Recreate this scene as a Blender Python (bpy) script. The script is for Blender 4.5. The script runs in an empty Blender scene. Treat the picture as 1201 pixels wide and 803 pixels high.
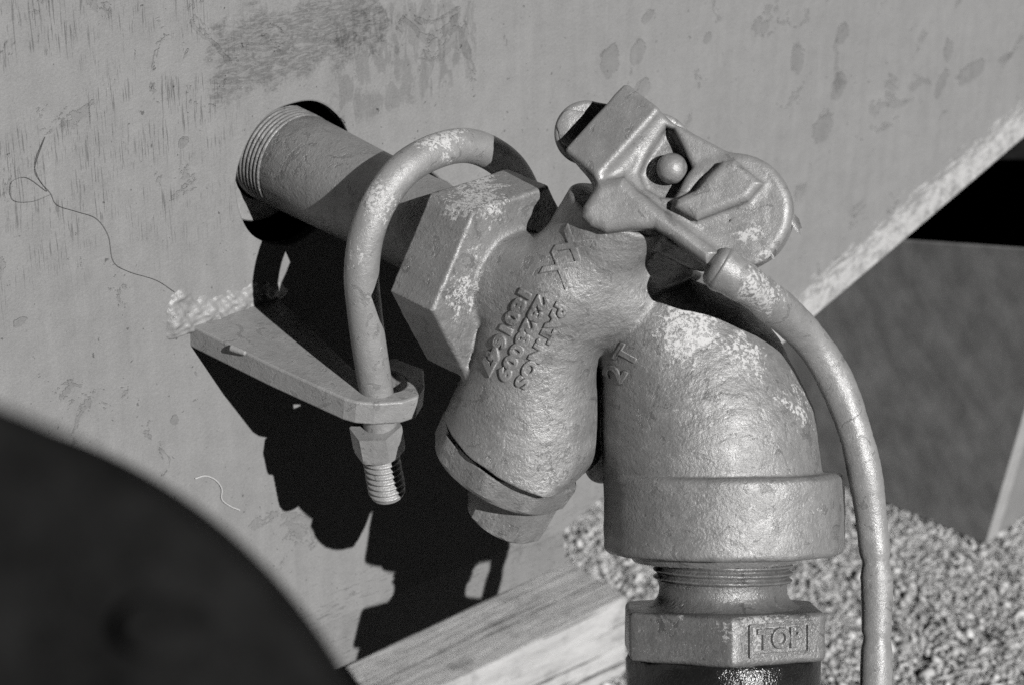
import bpy, bmesh, math, random
import numpy as np
from mathutils import Matrix, Vector

random.seed(7); rng = np.random.default_rng(7)
C = bpy.context.scene.collection
sc = bpy.context.scene

# ------------------------------------------------------------------ frame
# Working frame: x right, y up, z towards the camera, 1 unit = 0.48 mm.
S = 0.00048; F = 3000.0; W2, H2 = 600.5, 401.5
PITCH = math.radians(25.0)
cp, sp = math.cos(PITCH), math.sin(PITCH)
R3 = np.array([[1, 0, 0], [0, sp, -cp], [0, cp, sp]])
GROUND = -1290.0
def Wd(u):
    w = R3 @ np.asarray(u, float) * S
    w[2] -= GROUND * S
    return w
RM = Matrix([list(r) for r in R3]).to_4x4()
def nrm(v):
    v = np.asarray(v, float); return v / np.linalg.norm(v)
def ray(px, py): return np.array([(px - W2) / F, (H2 - py) / F, -1.0])
CAM = np.array([0, 0, F])
def U(px, py, z): return CAM + ray(px, py) * (F - z)
def onplane(px, py, p0, n):
    r = ray(px, py); t = np.dot(np.asarray(p0) - CAM, n) / np.dot(r, n)
    return CAM + r * t

# ------------------------------------------------------------------ camera, world, sun
cam = bpy.data.cameras.new('camera'); co = bpy.data.objects.new('camera', cam); C.objects.link(co)
co.matrix_world = Matrix.Translation(Wd(CAM)) @ RM
cam.sensor_width = 36; cam.lens = 36 * F / 1201; cam.clip_start = 0.02; cam.clip_end = 300
cam.dof.use_dof = True; cam.dof.focus_distance = 3110 * S
cam.dof.aperture_fstop = (cam.lens / 1000) / (17 * S)
sc.camera = co

SUN = nrm(np.array([0.472, 0.085, 0.877]))          # towards the sun, working frame
sw = R3 @ SUN
elev = math.asin(sw[2]); az = math.atan2(sw[0], sw[1])
wd = bpy.data.worlds.new('World'); sc.world = wd; wd.use_nodes = True
nt = wd.node_tree; bg = nt.nodes['Background']
sky = nt.nodes.new('ShaderNodeTexSky'); sky.sky_type = 'NISHITA'; sky.sun_disc = False
sky.sun_elevation = elev; sky.sun_rotation = az; sky.air_density = 0.15; sky.dust_density = 0.05; sky.altitude = 2500
sep = nt.nodes.new('ShaderNodeSeparateColor'); cmb = nt.nodes.new('ShaderNodeCombineColor')
nt.links.new(sky.outputs[0], sep.inputs[0])
for i in range(3): nt.links.new(sep.outputs[0], cmb.inputs[i])   # black-and-white film behind a red filter
nt.links.new(cmb.outputs[0], bg.inputs['Color']); bg.inputs['Strength'].default_value = 0.05
sl = bpy.data.lights.new('sun', 'SUN'); sl.energy = 4.6; sl.angle = math.radians(0.5); sl.color = (1, 0.995, 0.985)
so = bpy.data.objects.new('sun', sl); C.objects.link(so)
so.rotation_euler = Vector(sw).to_track_quat('Z', 'Y').to_euler(); so.location = (0.5, -1.0, 2.5)
vs = sc.view_settings; vs.view_transform = 'Standard'; vs.look = 'None'; vs.exposure = -0.32; vs.gamma = 1.0
vs.use_curve_mapping = False
sc.cycles.use_denoising = False; sc.cycles.diffuse_bounces = 0; sc.cycles.glossy_bounces = 1; sc.cycles.max_bounces = 2

# ------------------------------------------------------------------ node helper
class V:
    def __init__(s, m, sock): s.m, s.k = m, sock
    def op(s, o, b=None, c=None): return s.m.math(o, s, b, c)
    def __add__(s, b): return s.op('ADD', b)
    __radd__ = __add__
    def __sub__(s, b): return s.op('SUBTRACT', b)
    def __rsub__(s, b): return s.m.math('SUBTRACT', b, s)
    def __mul__(s, b): return s.op('MULTIPLY', b)
    __rmul__ = __mul__
    def __truediv__(s, b): return s.op('DIVIDE', b)
    def max(s, b): return s.op('MAXIMUM', b)
    def min(s, b): return s.op('MINIMUM', b)
    def abs(s): return s.op('ABSOLUTE')
class M:
    def __init__(s, name):
        s.mat = bpy.data.materials.new(name); s.mat.use_nodes = True
        s.t = s.mat.node_tree; s.b = s.t.nodes['Principled BSDF']
        s.tc = s.t.nodes.new('ShaderNodeTexCoord'); s.obj = s.tc.outputs['Object']
    def put(s, inp, v):
        if isinstance(v, V): s.t.links.new(v.k, inp)
        elif hasattr(v, 'is_output'): s.t.links.new(v, inp)
        elif v is not None: inp.default_value = v
    def math(s, o, a, b=None, c=None):
        n = s.t.nodes.new('ShaderNodeMath'); n.operation = o
        for i, v in enumerate((a, b, c)): s.put(n.inputs[i], v)
        return V(s, n.outputs[0])
    def noise(s, scale, detail=3, rough=0.55, dist=0.0, stretch=None, rot=0.0, off=None, coord=None):
        n = s.t.nodes.new('ShaderNodeTexNoise'); n.inputs['Scale'].default_value = scale
        n.inputs['Detail'].default_value = detail; n.inputs['Roughness'].default_value = rough
        n.inputs['Distortion'].default_value = dist
        src = coord or s.obj
        if stretch or rot or off:
            mp = s.t.nodes.new('ShaderNodeMapping'); mp.vector_type = 'TEXTURE' if False else 'POINT'
            if rot:
                m0 = s.t.nodes.new('ShaderNodeMapping'); m0.inputs['Rotation'].default_value = (0, 0, rot)
                s.t.links.new(src, m0.inputs[0]); src = m0.outputs[0]
            if stretch: mp.inputs['Scale'].default_value = stretch
            if off: mp.inputs['Location'].default_value = off
            s.t.links.new(src, mp.inputs[0]); src = mp.outputs[0]
        s.t.links.new(src, n.inputs['Vector']); return V(s, n.outputs[0])
    def voro(s, scale, feature='F1', coord=None, out='Distance', rand=1.0):
        n = s.t.nodes.new('ShaderNodeTexVoronoi'); n.feature = feature; n.inputs['Scale'].default_value = scale
        n.inputs['Randomness'].default_value = rand
        s.t.links.new(coord or s.obj, n.inputs['Vector']); return V(s, n.outputs[out])
    def step(s, v, lo, hi):
        n = s.t.nodes.new('ShaderNodeMapRange'); n.interpolation_type = 'SMOOTHSTEP'
        s.put(n.inputs[0], v); n.inputs[1].default_value = lo; n.inputs[2].default_value = hi
        return V(s, n.outputs[0])
    def mixf(s, f, a, b):
        n = s.t.nodes.new('ShaderNodeMix'); n.data_type = 'FLOAT'
        s.put(n.inputs[0], f); s.put(n.inputs[2], a); s.put(n.inputs[3], b); return V(s, n.outputs[0])
    def xyz(s):
        n = s.t.nodes.new('ShaderNodeSeparateXYZ'); s.t.links.new(s.obj, n.inputs[0])
        return V(s, n.outputs[0]), V(s, n.outputs[1]), V(s, n.outputs[2])
    def attr(s, name):
        n = s.t.nodes.new('ShaderNodeAttribute'); n.attribute_name = name; return V(s, n.outputs['Fac'])
    def grey(s, v, tint=(1.0, 0.992, 0.985)):
        n = s.t.nodes.new('ShaderNodeCombineColor')
        for i in range(3): s.put(n.inputs[i], v * tint[i] if isinstance(v, V) else v * tint[i])
        s.t.links.new(n.outputs[0], s.b.inputs['Base Color'])
    def bump(s, h, dist=1.0, strength=1.0):
        n = s.t.nodes.new('ShaderNodeBump'); n.inputs['Distance'].default_value = dist
        n.inputs['Strength'].default_value = strength
        s.put(n.inputs['Height'], h); s.t.links.new(n.outputs[0], s.b.inputs['Normal']); s.t.links.new(n.outputs[0], s.b.inputs['Coat Normal'])
    def rough(s, v): s.put(s.b.inputs['Roughness'], v)
    def spec(s, v): s.put(s.b.inputs['Specular IOR Level'], v)

# ------------------------------------------------------------------ object helpers
def mk(name, verts, faces, mat, parent=None, anchor=None, rot=None, sharp=None, normals=None, smooth=True, attrs=None):
    verts = np.asarray(verts, float)
    if anchor is None: anchor = (verts.min(0) + verts.max(0)) / 2
    A = np.asarray(anchor, float)
    loc = (verts - A) * S
    rmat = RM
    if rot is not None:                                  # rot: 3x3 with columns = local axes in the working frame
        loc = loc @ rot
        rmat = Matrix([list(r) for r in (R3 @ rot)]).to_4x4()
    me = bpy.data.meshes.new(name)
    if isinstance(faces, np.ndarray):
        nf, k = faces.shape
        me.vertices.add(len(loc)); me.vertices.foreach_set('co', loc.astype(np.float32).ravel())
        me.loops.add(nf * k); me.loops.foreach_set('vertex_index', faces.astype(np.int32).ravel())
        me.polygons.add(nf); me.polygons.foreach_set('loop_start', np.arange(0, nf * k, k, dtype=np.int32))
        me.update(calc_edges=True); me.validate()
    else:
        me.from_pydata([tuple(v) for v in loc], [], faces); me.update()
    me.polygons.foreach_set('use_smooth', np.full(len(me.polygons), smooth))
    if sharp is not None: me.set_sharp_from_angle(angle=math.radians(sharp))
    if attrs:
        for k, v in attrs.items():
            at = me.attributes.new(k, 'FLOAT', 'POINT'); at.data.foreach_set('value', np.asarray(v, np.float32))
    if normals is not None:
        nn = np.asarray(normals, float)
        if rot is not None: nn = nn @ rot
        me.normals_split_custom_set_from_vertices([tuple(v) for v in nn])
    o = bpy.data.objects.new(name, me); C.objects.link(o)
    if mat is not None: me.materials.append(mat.mat if isinstance(mat, M) else mat)
    mw = Matrix.Translation(Vector(Wd(A))) @ rmat
    if parent is not None:
        o.parent = parent; pw = parent['_mw'] if '_mw' in parent else None
        o.matrix_basis = MW[parent.name].inverted() @ mw
    else: o.matrix_basis = mw
    MW[o.name] = mw
    return o
MW = {}
def tag(o, label, cat=None, group=None, kind=None):
    if label: o['label'] = label
    if cat: o['category'] = cat
    if group: o['group'] = group
    if kind: o['kind'] = kind
    return o
def thing(name, at, label, cat, group=None):
    o = bpy.data.objects.new(name, None); C.objects.link(o); o.empty_display_size = 0.02
    mw = Matrix.Translation(Vector(Wd(at))); o.matrix_basis = mw; MW[o.name] = mw
    return tag(o, label, cat, group)

def frame(ax, hint=(0, 1, 0)):
    ax = nrm(ax); h = np.asarray(hint, float)
    if abs(np.dot(nrm(h), ax)) > 0.95: h = np.array([1.0, 0, 0])
    x = nrm(np.cross(h, ax)); y = np.cross(ax, x)
    return x, y, ax
def rings(prof, P0, ax, nth=64, rfun=None, hint=(0, 1, 0), caps=(True, True), th0=0.0):
    """prof: (d, r) list; rfun(d, theta) -> radius multiplier / cap; returns verts, faces"""
    x, y, a = frame(ax, hint); th = np.arange(nth) * 2 * math.pi / nth + th0
    vs_ = []
    for d, r in prof:
        rr = r if rfun is None else rfun(d, th, r)
        rr = np.broadcast_to(rr, th.shape)
        vs_.append(np.asarray(P0) + a * d + np.outer(rr * np.cos(th), x) + np.outer(rr * np.sin(th), y))
    n = len(prof); v = np.concatenate(vs_)
    f = []
    for i in range(n - 1):
        for j in range(nth):
            k = (j + 1) % nth
            f.append((i * nth + j, i * nth + k, (i + 1) * nth + k, (i + 1) * nth + j))
    if caps[0]: f.append(tuple(range(nth - 1, -1, -1)))
    if caps[1]: f.append(tuple((n - 1) * nth + j for j in range(nth)))
    return v, f
def polyr(n, apothem, th0=0.0):
    seg = 2 * math.pi / n
    def fn(d, th, r):
        t = np.mod(th - th0 + seg / 2, seg) - seg / 2
        return np.minimum(apothem / np.cos(t), r)
    return fn
def spline(pts, n=12):
    P = np.asarray(pts, float); Q = np.vstack([2 * P[0] - P[1], P, 2 * P[-1] - P[-2]]); out = []
    for i in range(1, len(Q) - 2):
        for t in np.linspace(0, 1, n, endpoint=False):
            a, b, c, d = Q[i - 1:i + 3]
            out.append(0.5 * (2 * b + (c - a) * t + (2 * a - 5 * b + 4 * c - d) * t * t + (3 * b - a - 3 * c + d) * t ** 3))
    out.append(P[-1]); return np.array(out)
def sweep(path, rad, nth=40, shape=None, ends='round'):
    P = np.asarray(path, float); n = len(P); rad = np.broadcast_to(np.asarray(rad, float), (n,)).copy()
    T = np.gradient(P, axis=0); T /= np.linalg.norm(T, axis=1)[:, None]
    if ends == 'round':
        pre, post, rp, rq = [], [], [], []
        for q in (0.0, 0.35, 0.65, 0.86, 0.96):
            w = math.sqrt(max(1 - (1 - q) ** 2, 0)) if q else 0.12
            pre.append(P[0] - T[0] * rad[0] * 0.55 * (1 - q)); rp.append(rad[0] * w)
        for q in (0.96, 0.86, 0.65, 0.35, 0.0):
            w = math.sqrt(max(1 - (1 - q) ** 2, 0)) if q else 0.12
            post.append(P[-1] + T[-1] * rad[-1] * 0.55 * (1 - q)); rq.append(rad[-1] * w)
        T = np.vstack([np.tile(T[0], (5, 1)), T, np.tile(T[-1], (5, 1))])
        P = np.vstack([pre, P, post]); rad = np.concatenate([rp, rad, rq]); n = len(P)
    x, y, _ = frame(T[0], (0.3, 0.2, 1)); th = np.arange(nth) * 2 * math.pi / nth
    out = []
    for i in range(n):
        x = nrm(x - T[i] * np.dot(x, T[i])); y = np.cross(T[i], x)
        rr = rad[i] * (np.ones(nth) if shape is None else shape(th, i / n))
        out.append(P[i] + np.outer(rr * np.cos(th), x) + np.outer(rr * np.sin(th), y))
    v = np.concatenate(out); f = []
    for i in range(n - 1):
        for j in range(nth):
            k = (j + 1) % nth
            f.append((i * nth + j, i * nth + k, (i + 1) * nth + k, (i + 1) * nth + j))
    f.append(tuple(range(nth - 1, -1, -1))); f.append(tuple((n - 1) * nth + j for j in range(nth)))
    return v, f
def threaded(P0, ax, L, r, amp, pitch, nth=64, r_end=None):
    x, y, a = frame(ax); st = pitch / 8; n = int(L / st); th = np.arange(nth) * 2 * math.pi / nth
    out = []
    for i in range(n + 1):
        d = i * st; ph = np.mod(d / pitch + th / (2 * math.pi), 1.0)
        tri = 1 - np.abs(2 * ph - 1); tri = np.clip(tri * 1.5 - 0.2, 0, 1)
        fade = min(1, d / pitch * 0.6 + 0.2, (L - d) / pitch + 0.15)
        rr = (r if r_end is None else r + (r_end - r) * d / L) - amp + amp * tri * 1.0
        rr = rr * 1.0 - (1 - fade) * amp * 0.4
        out.append(np.asarray(P0) + a * d + np.outer(rr * np.cos(th), x) + np.outer(rr * np.sin(th), y))
    v = np.concatenate(out); f = []
    for i in range(n):
        for j in range(nth):
            k = (j + 1) % nth
            f.append((i * nth + j, i * nth + k, (i + 1) * nth + k, (i + 1) * nth + j))
    f.append(tuple(range(nth - 1, -1, -1))); f.append(tuple(n * nth + j for j in range(nth)))
    return v, f

# ------------------------------------------------------------------ signed distance castings
def dot(p, v): return p @ np.asarray(v, p.dtype)
def s_round_cone(p, a, b, r1, r2):
    a = np.asarray(a, p.dtype); b = np.asarray(b, p.dtype)
    ba = b - a; pa = p - a; t = np.clip((pa @ ba) / (ba @ ba), 0, 1)
    return np.sqrt(((pa - t[:, None] * ba) ** 2).sum(1)) - (r1 + (r2 - r1) * t)
def s_cyl(p, c, ax, r, h, rd=4.0):
    q = p - np.asarray(c, p.dtype); a = nrm(ax).astype(p.dtype); d = q @ a
    rad = np.sqrt(np.maximum((q * q).sum(1) - d * d, 0))
    dx = rad - r + rd; dy = np.abs(d) - h + rd
    return np.minimum(np.maximum(dx, dy), 0) + np.sqrt(np.maximum(dx, 0) ** 2 + np.maximum(dy, 0) ** 2) - rd
def s_box(p, c, fr, half, rd=4.0):
    q = p - np.asarray(c, p.dtype)
    d = np.stack([np.abs(q @ np.asarray(fr[i], p.dtype)) - half[i] + rd for i in range(3)], 1)
    return np.minimum(d.max(1), 0) + np.sqrt((np.maximum(d, 0) ** 2).sum(1)) - rd
def s_prism(p, c, ax, e1, e2, n, apo, d0, d1, ang, rd=4.0):
    q = p - np.asarray(c, p.dtype); x = dot(q, e1); y = dot(q, e2); d = dot(q, ax)
    th = np.mod(np.arctan2(y, x) - ang, 2 * math.pi / n) - math.pi / n
    rr = np.hypot(x, y); lx = rr * np.cos(th) - apo + rd
    dy = np.abs(d - (d0 + d1) / 2) - (d1 - d0) / 2 + rd
    return np.minimum(np.maximum(lx, dy), 0) + np.sqrt(np.maximum(lx, 0) ** 2 + np.maximum(dy, 0) ** 2) - rd
def s_poly(p, pts, p0, n, h0, h1, rd=4.0):
    """polygon given in photo pixels on the plane (p0, n); solid from h0 to h1 along n"""
    x, y, a = frame(n)
    P = np.array([onplane(px, py, p0, a) for px, py in pts]) - np.asarray(p0)
    P2 = np.stack([P @ x, P @ y], 1)
    q = p - np.asarray(p0, p.dtype); X = np.stack([dot(q, x), dot(q, y)], 1); d = dot(q, a)
    d2 = np.full(len(p), 1e18); sgn = np.ones(len(p)); N = len(P2)
    for i in range(N):
        A = P2[i]; B = P2[i - 1]; e = B - A; w = X - A
        t = np.clip((w @ e) / (e @ e), 0, 1); bb = w - t[:, None] * e
        d2 = np.minimum(d2, (bb * bb).sum(1))
        c1 = X[:, 1] >= A[1]; c2 = X[:, 1] < B[1]; c3 = e[0] * w[:, 1] > e[1] * w[:, 0]
        flip = (c1 & c2 & c3) | (~c1 & ~c2 & ~c3); sgn = np.where(flip, -sgn, sgn)
    lx = sgn * np.sqrt(d2) + rd; dy = np.abs(d - (h0 + h1) / 2) - (h1 - h0) / 2 + rd
    return np.minimum(np.maximum(lx, dy), 0) + np.sqrt(np.maximum(lx, 0) ** 2 + np.maximum(dy, 0) ** 2) - rd
def smin(a, b, k):
    h = np.clip(0.5 + 0.5 * (b - a) / k, 0, 1); return b + (a - b) * h - k * h * (1 - h)
def smax(a, b, k): return -smin(-a, -b, k)
def nets(fn, lo, hi, h):
    lo = np.asarray(lo, float); n = np.ceil((np.asarray(hi) - lo) / h).astype(int) + 1
    # coarse pass, then fine pass only near the surface
    cs = 6; nc = np.ceil((n - 1) / cs).astype(int); n = nc * cs + 1
    g = np.stack(np.meshgrid(*[np.arange(k) for k in nc], indexing='ij'), -1).reshape(-1, 3)
    dc = fn(lo + (g * cs + cs / 2) * h); near = np.abs(dc) < cs * h * 1.35
    D = np.full(n, 1e3, np.float32)
    D3 = np.repeat(np.repeat(np.repeat(np.where(dc.reshape(nc) < 0, -1e3, 1e3), cs, 0), cs, 1), cs, 2)
    D[:-1, :-1, :-1] = D3
    off = np.stack(np.meshgrid(*[np.arange(cs + 1)] * 3, indexing='ij'), -1).reshape(-1, 3)
    idx = (g[near][:, None] * cs + off[None]).reshape(-1, 3)
    flat = np.unique(np.ravel_multi_index(idx.T, n)); idx = np.stack(np.unravel_index(flat, n), 1)
    D[tuple(idx.T)] = fn(lo + idx * h)
    ins = D < 0
    cnt = sum(ins[i:n[0] - 1 + i, j:n[1] - 1 + j, k:n[2] - 1 + k].astype(np.int8) for i in (0, 1) for j in (0, 1) for k in (0, 1))
    act = np.argwhere((cnt > 0) & (cnt < 8))
    corners = np.array([(i, j, k) for i in (0, 1) for j in (0, 1) for k in (0, 1)])
    vals = np.stack([D[tuple((act + c).T)] for c in corners], 1)
    acc = np.zeros((len(act), 3)); num = np.zeros(len(act))
    for a in range(8):
        for b in range(a + 1, 8):
            if np.abs(corners[a] - corners[b]).sum() == 1:
                va, vb = vals[:, a], vals[:, b]; cr = (va < 0) != (vb < 0)
                t = np.where(cr, va / np.where(cr, va - vb, 1), 0)
                pt = corners[a] + t[:, None] * (corners[b] - corners[a])
                acc += pt * cr[:, None]; num += cr
    v = lo + (act + acc / num[:, None]) * h
    vid = -np.ones(np.array(n) - 1, np.int64); vid[tuple(act.T)] = np.arange(len(act))
    faces = []
    for ax in range(3):
        o1, o2 = [(1, 2), (2, 0), (0, 1)][ax]
        sl0 = [slice(1, -1)] * 3; sl0[ax] = slice(0, -1); sl1 = [slice(1, -1)] * 3; sl1[ax] = slice(1, None)
        A = ins[tuple(sl0)]; B = ins[tuple(sl1)]
        for flip in (False, True):
            e = np.argwhere((A & ~B) if not flip else (~A & B)); base = e + 1; base[:, ax] = e[:, ax]
            def cell(d1, d2):
                c = base.copy(); c[:, o1] -= d1; c[:, o2] -= d2; return vid[tuple(c.T)]
            q = np.stack([cell(1, 1), cell(0, 1), cell(0, 0), cell(1, 0)], 1)
            if flip: q = q[:, ::-1]
            faces.append(q)
    f = np.concatenate(faces); f = f[(f >= 0).all(1)]
    def grad(p, e=0.6):
        gx = [fn(p + np.eye(3)[i] * e) - fn(p - np.eye(3)[i] * e) for i in range(3)]
        gg = np.stack(gx, 1) / (2 * e); return gg
    for _ in range(3):
        gg = grad(v); d = fn(v); l2 = (gg * gg).sum(1) + 1e-6
        v = v - np.clip(d / l2, -h, h)[:, None] * gg
    gg = grad(v, 0.9); gg /= np.linalg.norm(gg, axis=1)[:, None] + 1e-9
    return v, f, gg
def split(v, f, nn, groups, names, mat, parent, wear=None, anchor=None):
    cen = v[f].mean(1); lab = np.argmin(np.stack([g(cen) for g in groups], 1), 1); objs = {}
    for i, nm in enumerate(names):
        sel = f[lab == i]
        if not len(sel): continue
        u, inv = np.unique(sel, return_inverse=True)
        at = {'wear': wear[u]} if wear is not None else None
        objs[nm] = mk(nm, v[u], inv.reshape(sel.shape), mat, parent, anchor=anchor, normals=nn[u], attrs=at)
    return objs
def lumps(p, amp, sc_, seed=0):
    r = np.random.default_rng(seed); out = 0
    for i in range(5):
        k = r.normal(size=3) * sc_ * (1 + 0.5 * i); out = out + np.sin(p @ k + r.uniform(0, 6)) / (1 + 0.5 * i)
    return amp * out / 2.5
def wearmap(v, spots):
    w = np.zeros(len(v))
    for px, py, z, r, s in spots:
        c = U(px, py, z); d = np.linalg.norm((v - c)[:, :2], axis=1) + 0.25 * np.abs((v - c)[:, 2])
        w = np.maximum(w, s * np.clip(1.35 - d / r, 0, 1))
    return w

def text_mesh(body, size, ext, bev, offset=0.0, spacing=1.0, linesp=1.0):
    cu = bpy.data.curves.new('txt', 'FONT'); cu.body = body; cu.size = size; cu.extrude = ext
    cu.bevel_depth = bev; cu.bevel_resolution = 2; cu.resolution_u = 5; cu.offset = offset
    cu.space_character = spacing; cu.space_line = linesp; cu.align_x = 'CENTER'; cu.align_y = 'CENTER'
    o = bpy.data.objects.new('txt', cu); C.objects.link(o)
    dg = bpy.context.evaluated_depsgraph_get(); me = o.evaluated_get(dg).to_mesh()
    v = np.array([tuple(q.co) for q in me.vertices]); f = [tuple(p.vertices) for p in me.polygons]
    o.evaluated_get(dg).to_mesh_clear(); bpy.data.objects.remove(o); bpy.data.curves.remove(cu)
    return v, f
def emboss(name, tv, tf, origin, dx, dy, fn, mat, parent, lift=0.0, start=120.0, wob=0.0):
    """lay flat text on the surface fn = 0, looking for it along the camera axis"""
    dx = nrm(dx); dy = nrm(dy); P = np.asarray(origin) + np.outer(tv[:, 0], dx) + np.outer(tv[:, 1], dy)
    P[:, 2] = np.asarray(origin)[2] + start
    for _ in range(70): P[:, 2] -= np.clip(fn(P), -30, 30) * 0.8
    e = 0.8; g = np.stack([fn(P + np.eye(3)[i] * e) - fn(P - np.eye(3)[i] * e) for i in range(3)], 1); g /= np.linalg.norm(g, axis=1)[:, None]
    return mk(name, P + g * (tv[:, 2] + lift)[:, None], tf, mat, parent, sharp=70)

# ------------------------------------------------------------------ layout
n = nrm([0.703, -0.328, 0.631])                    # outward normal of the tank wall
e2 = nrm(np.cross(n, np.cross([0, 1, 0.453], n))); e2 = nrm(np.array([0, n[2], -n[1]])); e1 = np.cross(e2, n)
HOLE = U(345, 203, -320)
def Ax(d): return HOLE + n * d
def wallpt(px, py): return onplane(px, py, HOLE, n)
def wuv(px, py):
    p = wallpt(px, py) - HOLE; return np.array([p @ e1, p @ e2]) * S
UPW = np.array([0, cp, sp])
def ground(px, py, h=0.0): return onplane(px, py, UPW * (GROUND + h), UPW)
WROT = np.stack([e1, e2, n], 1)

# ------------------------------------------------------------------ materials
def paint(name, g=0.37, rough=0.48, lump=1.0, wearall=0.0, white=0.74, seed=0.0, metal=0.42):
    """old aluminium paint: part metallic, brushed on thick, chalking and flaking"""
    m = M(name); off = (seed, seed * 1.7, seed * 0.6)
    big = m.noise(26, 4, 0.6, off=off); mid = m.noise(120, 5, 0.65, 0.4, off=off); fine = m.noise(560, 4, 0.6, off=off); vf = m.noise(1500, 2, 0.6, off=off)
    w = m.attr('wear') + wearall
    cl = m.noise(70, 5, 0.72, 0.8, off=(seed + 3, 1, 2))
    fl = m.noise(430, 6, 0.74, 0.5, off=(seed + 5, 0, 0))
    area = m.step(cl + w * 0.42, 0.68, 0.82)
    fleck = m.step(fl + area * 0.09 + w * 0.06, 0.60, 0.625) * area
    sparse = m.step(vf + fine * 0.5, 0.93, 0.99) * m.step(mid, 0.40, 0.62)
    wm = fleck.max(sparse * 0.8)
    # flakes of the top coat gone: darker old coat, with a step at the edge
    fk = m.noise(62, 5, 0.66, 1.2, off=(seed + 9, 4, 1)); pt = m.step(fk, 0.60, 0.612); rim = m.step(fk, 0.585, 0.60) - pt
    rub = m.step(m.noise(38, 4, 0.7, off=(seed + 2, 8, 5)), 0.42, 0.66)
    base = (big - 0.5) * 0.16 + (mid - 0.5) * 0.16 + (fine - 0.5) * 0.12 + (vf - 0.5) * 0.14 + g
    base = base - pt * 0.09 + rim.max(0.0) * 0.06
    m.grey(m.mixf(wm, base, white))
    m.rough(m.mixf(wm, (mid - 0.5) * 0.5 + rough + rub * 0.10, 0.8)); m.spec(0.5)
    m.put(m.b.inputs['Metallic'], m.mixf(wm, metal, 0.0))
    m.put(m.b.inputs['Coat Weight'], m.mixf(wm, 0.35, 0.0)); m.b.inputs['Coat Roughness'].default_value = 0.22
    pits = m.step(m.voro(230), 0.0, 0.35)
    h = mid * 0.00075 * lump + fine * (rub * 0.0006 + 0.0004) * lump + vf * 0.00030 + pits * 0.00025 * lump - pt * 0.00035 + wm * 0.00016 + big * 0.0012 * lump
    m.bump(h, 1.0, 0.75)
    return m
mPaint = paint('aluminium_cast_paint', seed=1.4)
mRod = paint('aluminium_rod_paint', 0.44, 0.46, 0.4, 0.12, 0.72, 2.3, 0.28)
mSteel = paint('aluminium_plate_paint', 0.40, 0.5, 0.55, 0.0, 0.5, 4.1, 0.15)
mLever = paint('aluminium_lever_paint', 0.40, 0.40, 0.4, 0.0, 0.74, 6.2, 0.25)
mNip = paint('dull_fitting_paint', 0.27, 0.36, 0.8, 0.12, 0.55, 8.8, 0.4)
mPipe = paint('dull_pipe_paint', 0.38, 0.46, 0.9, 0.0, 0.5, 3.6, 0.3)

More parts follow.
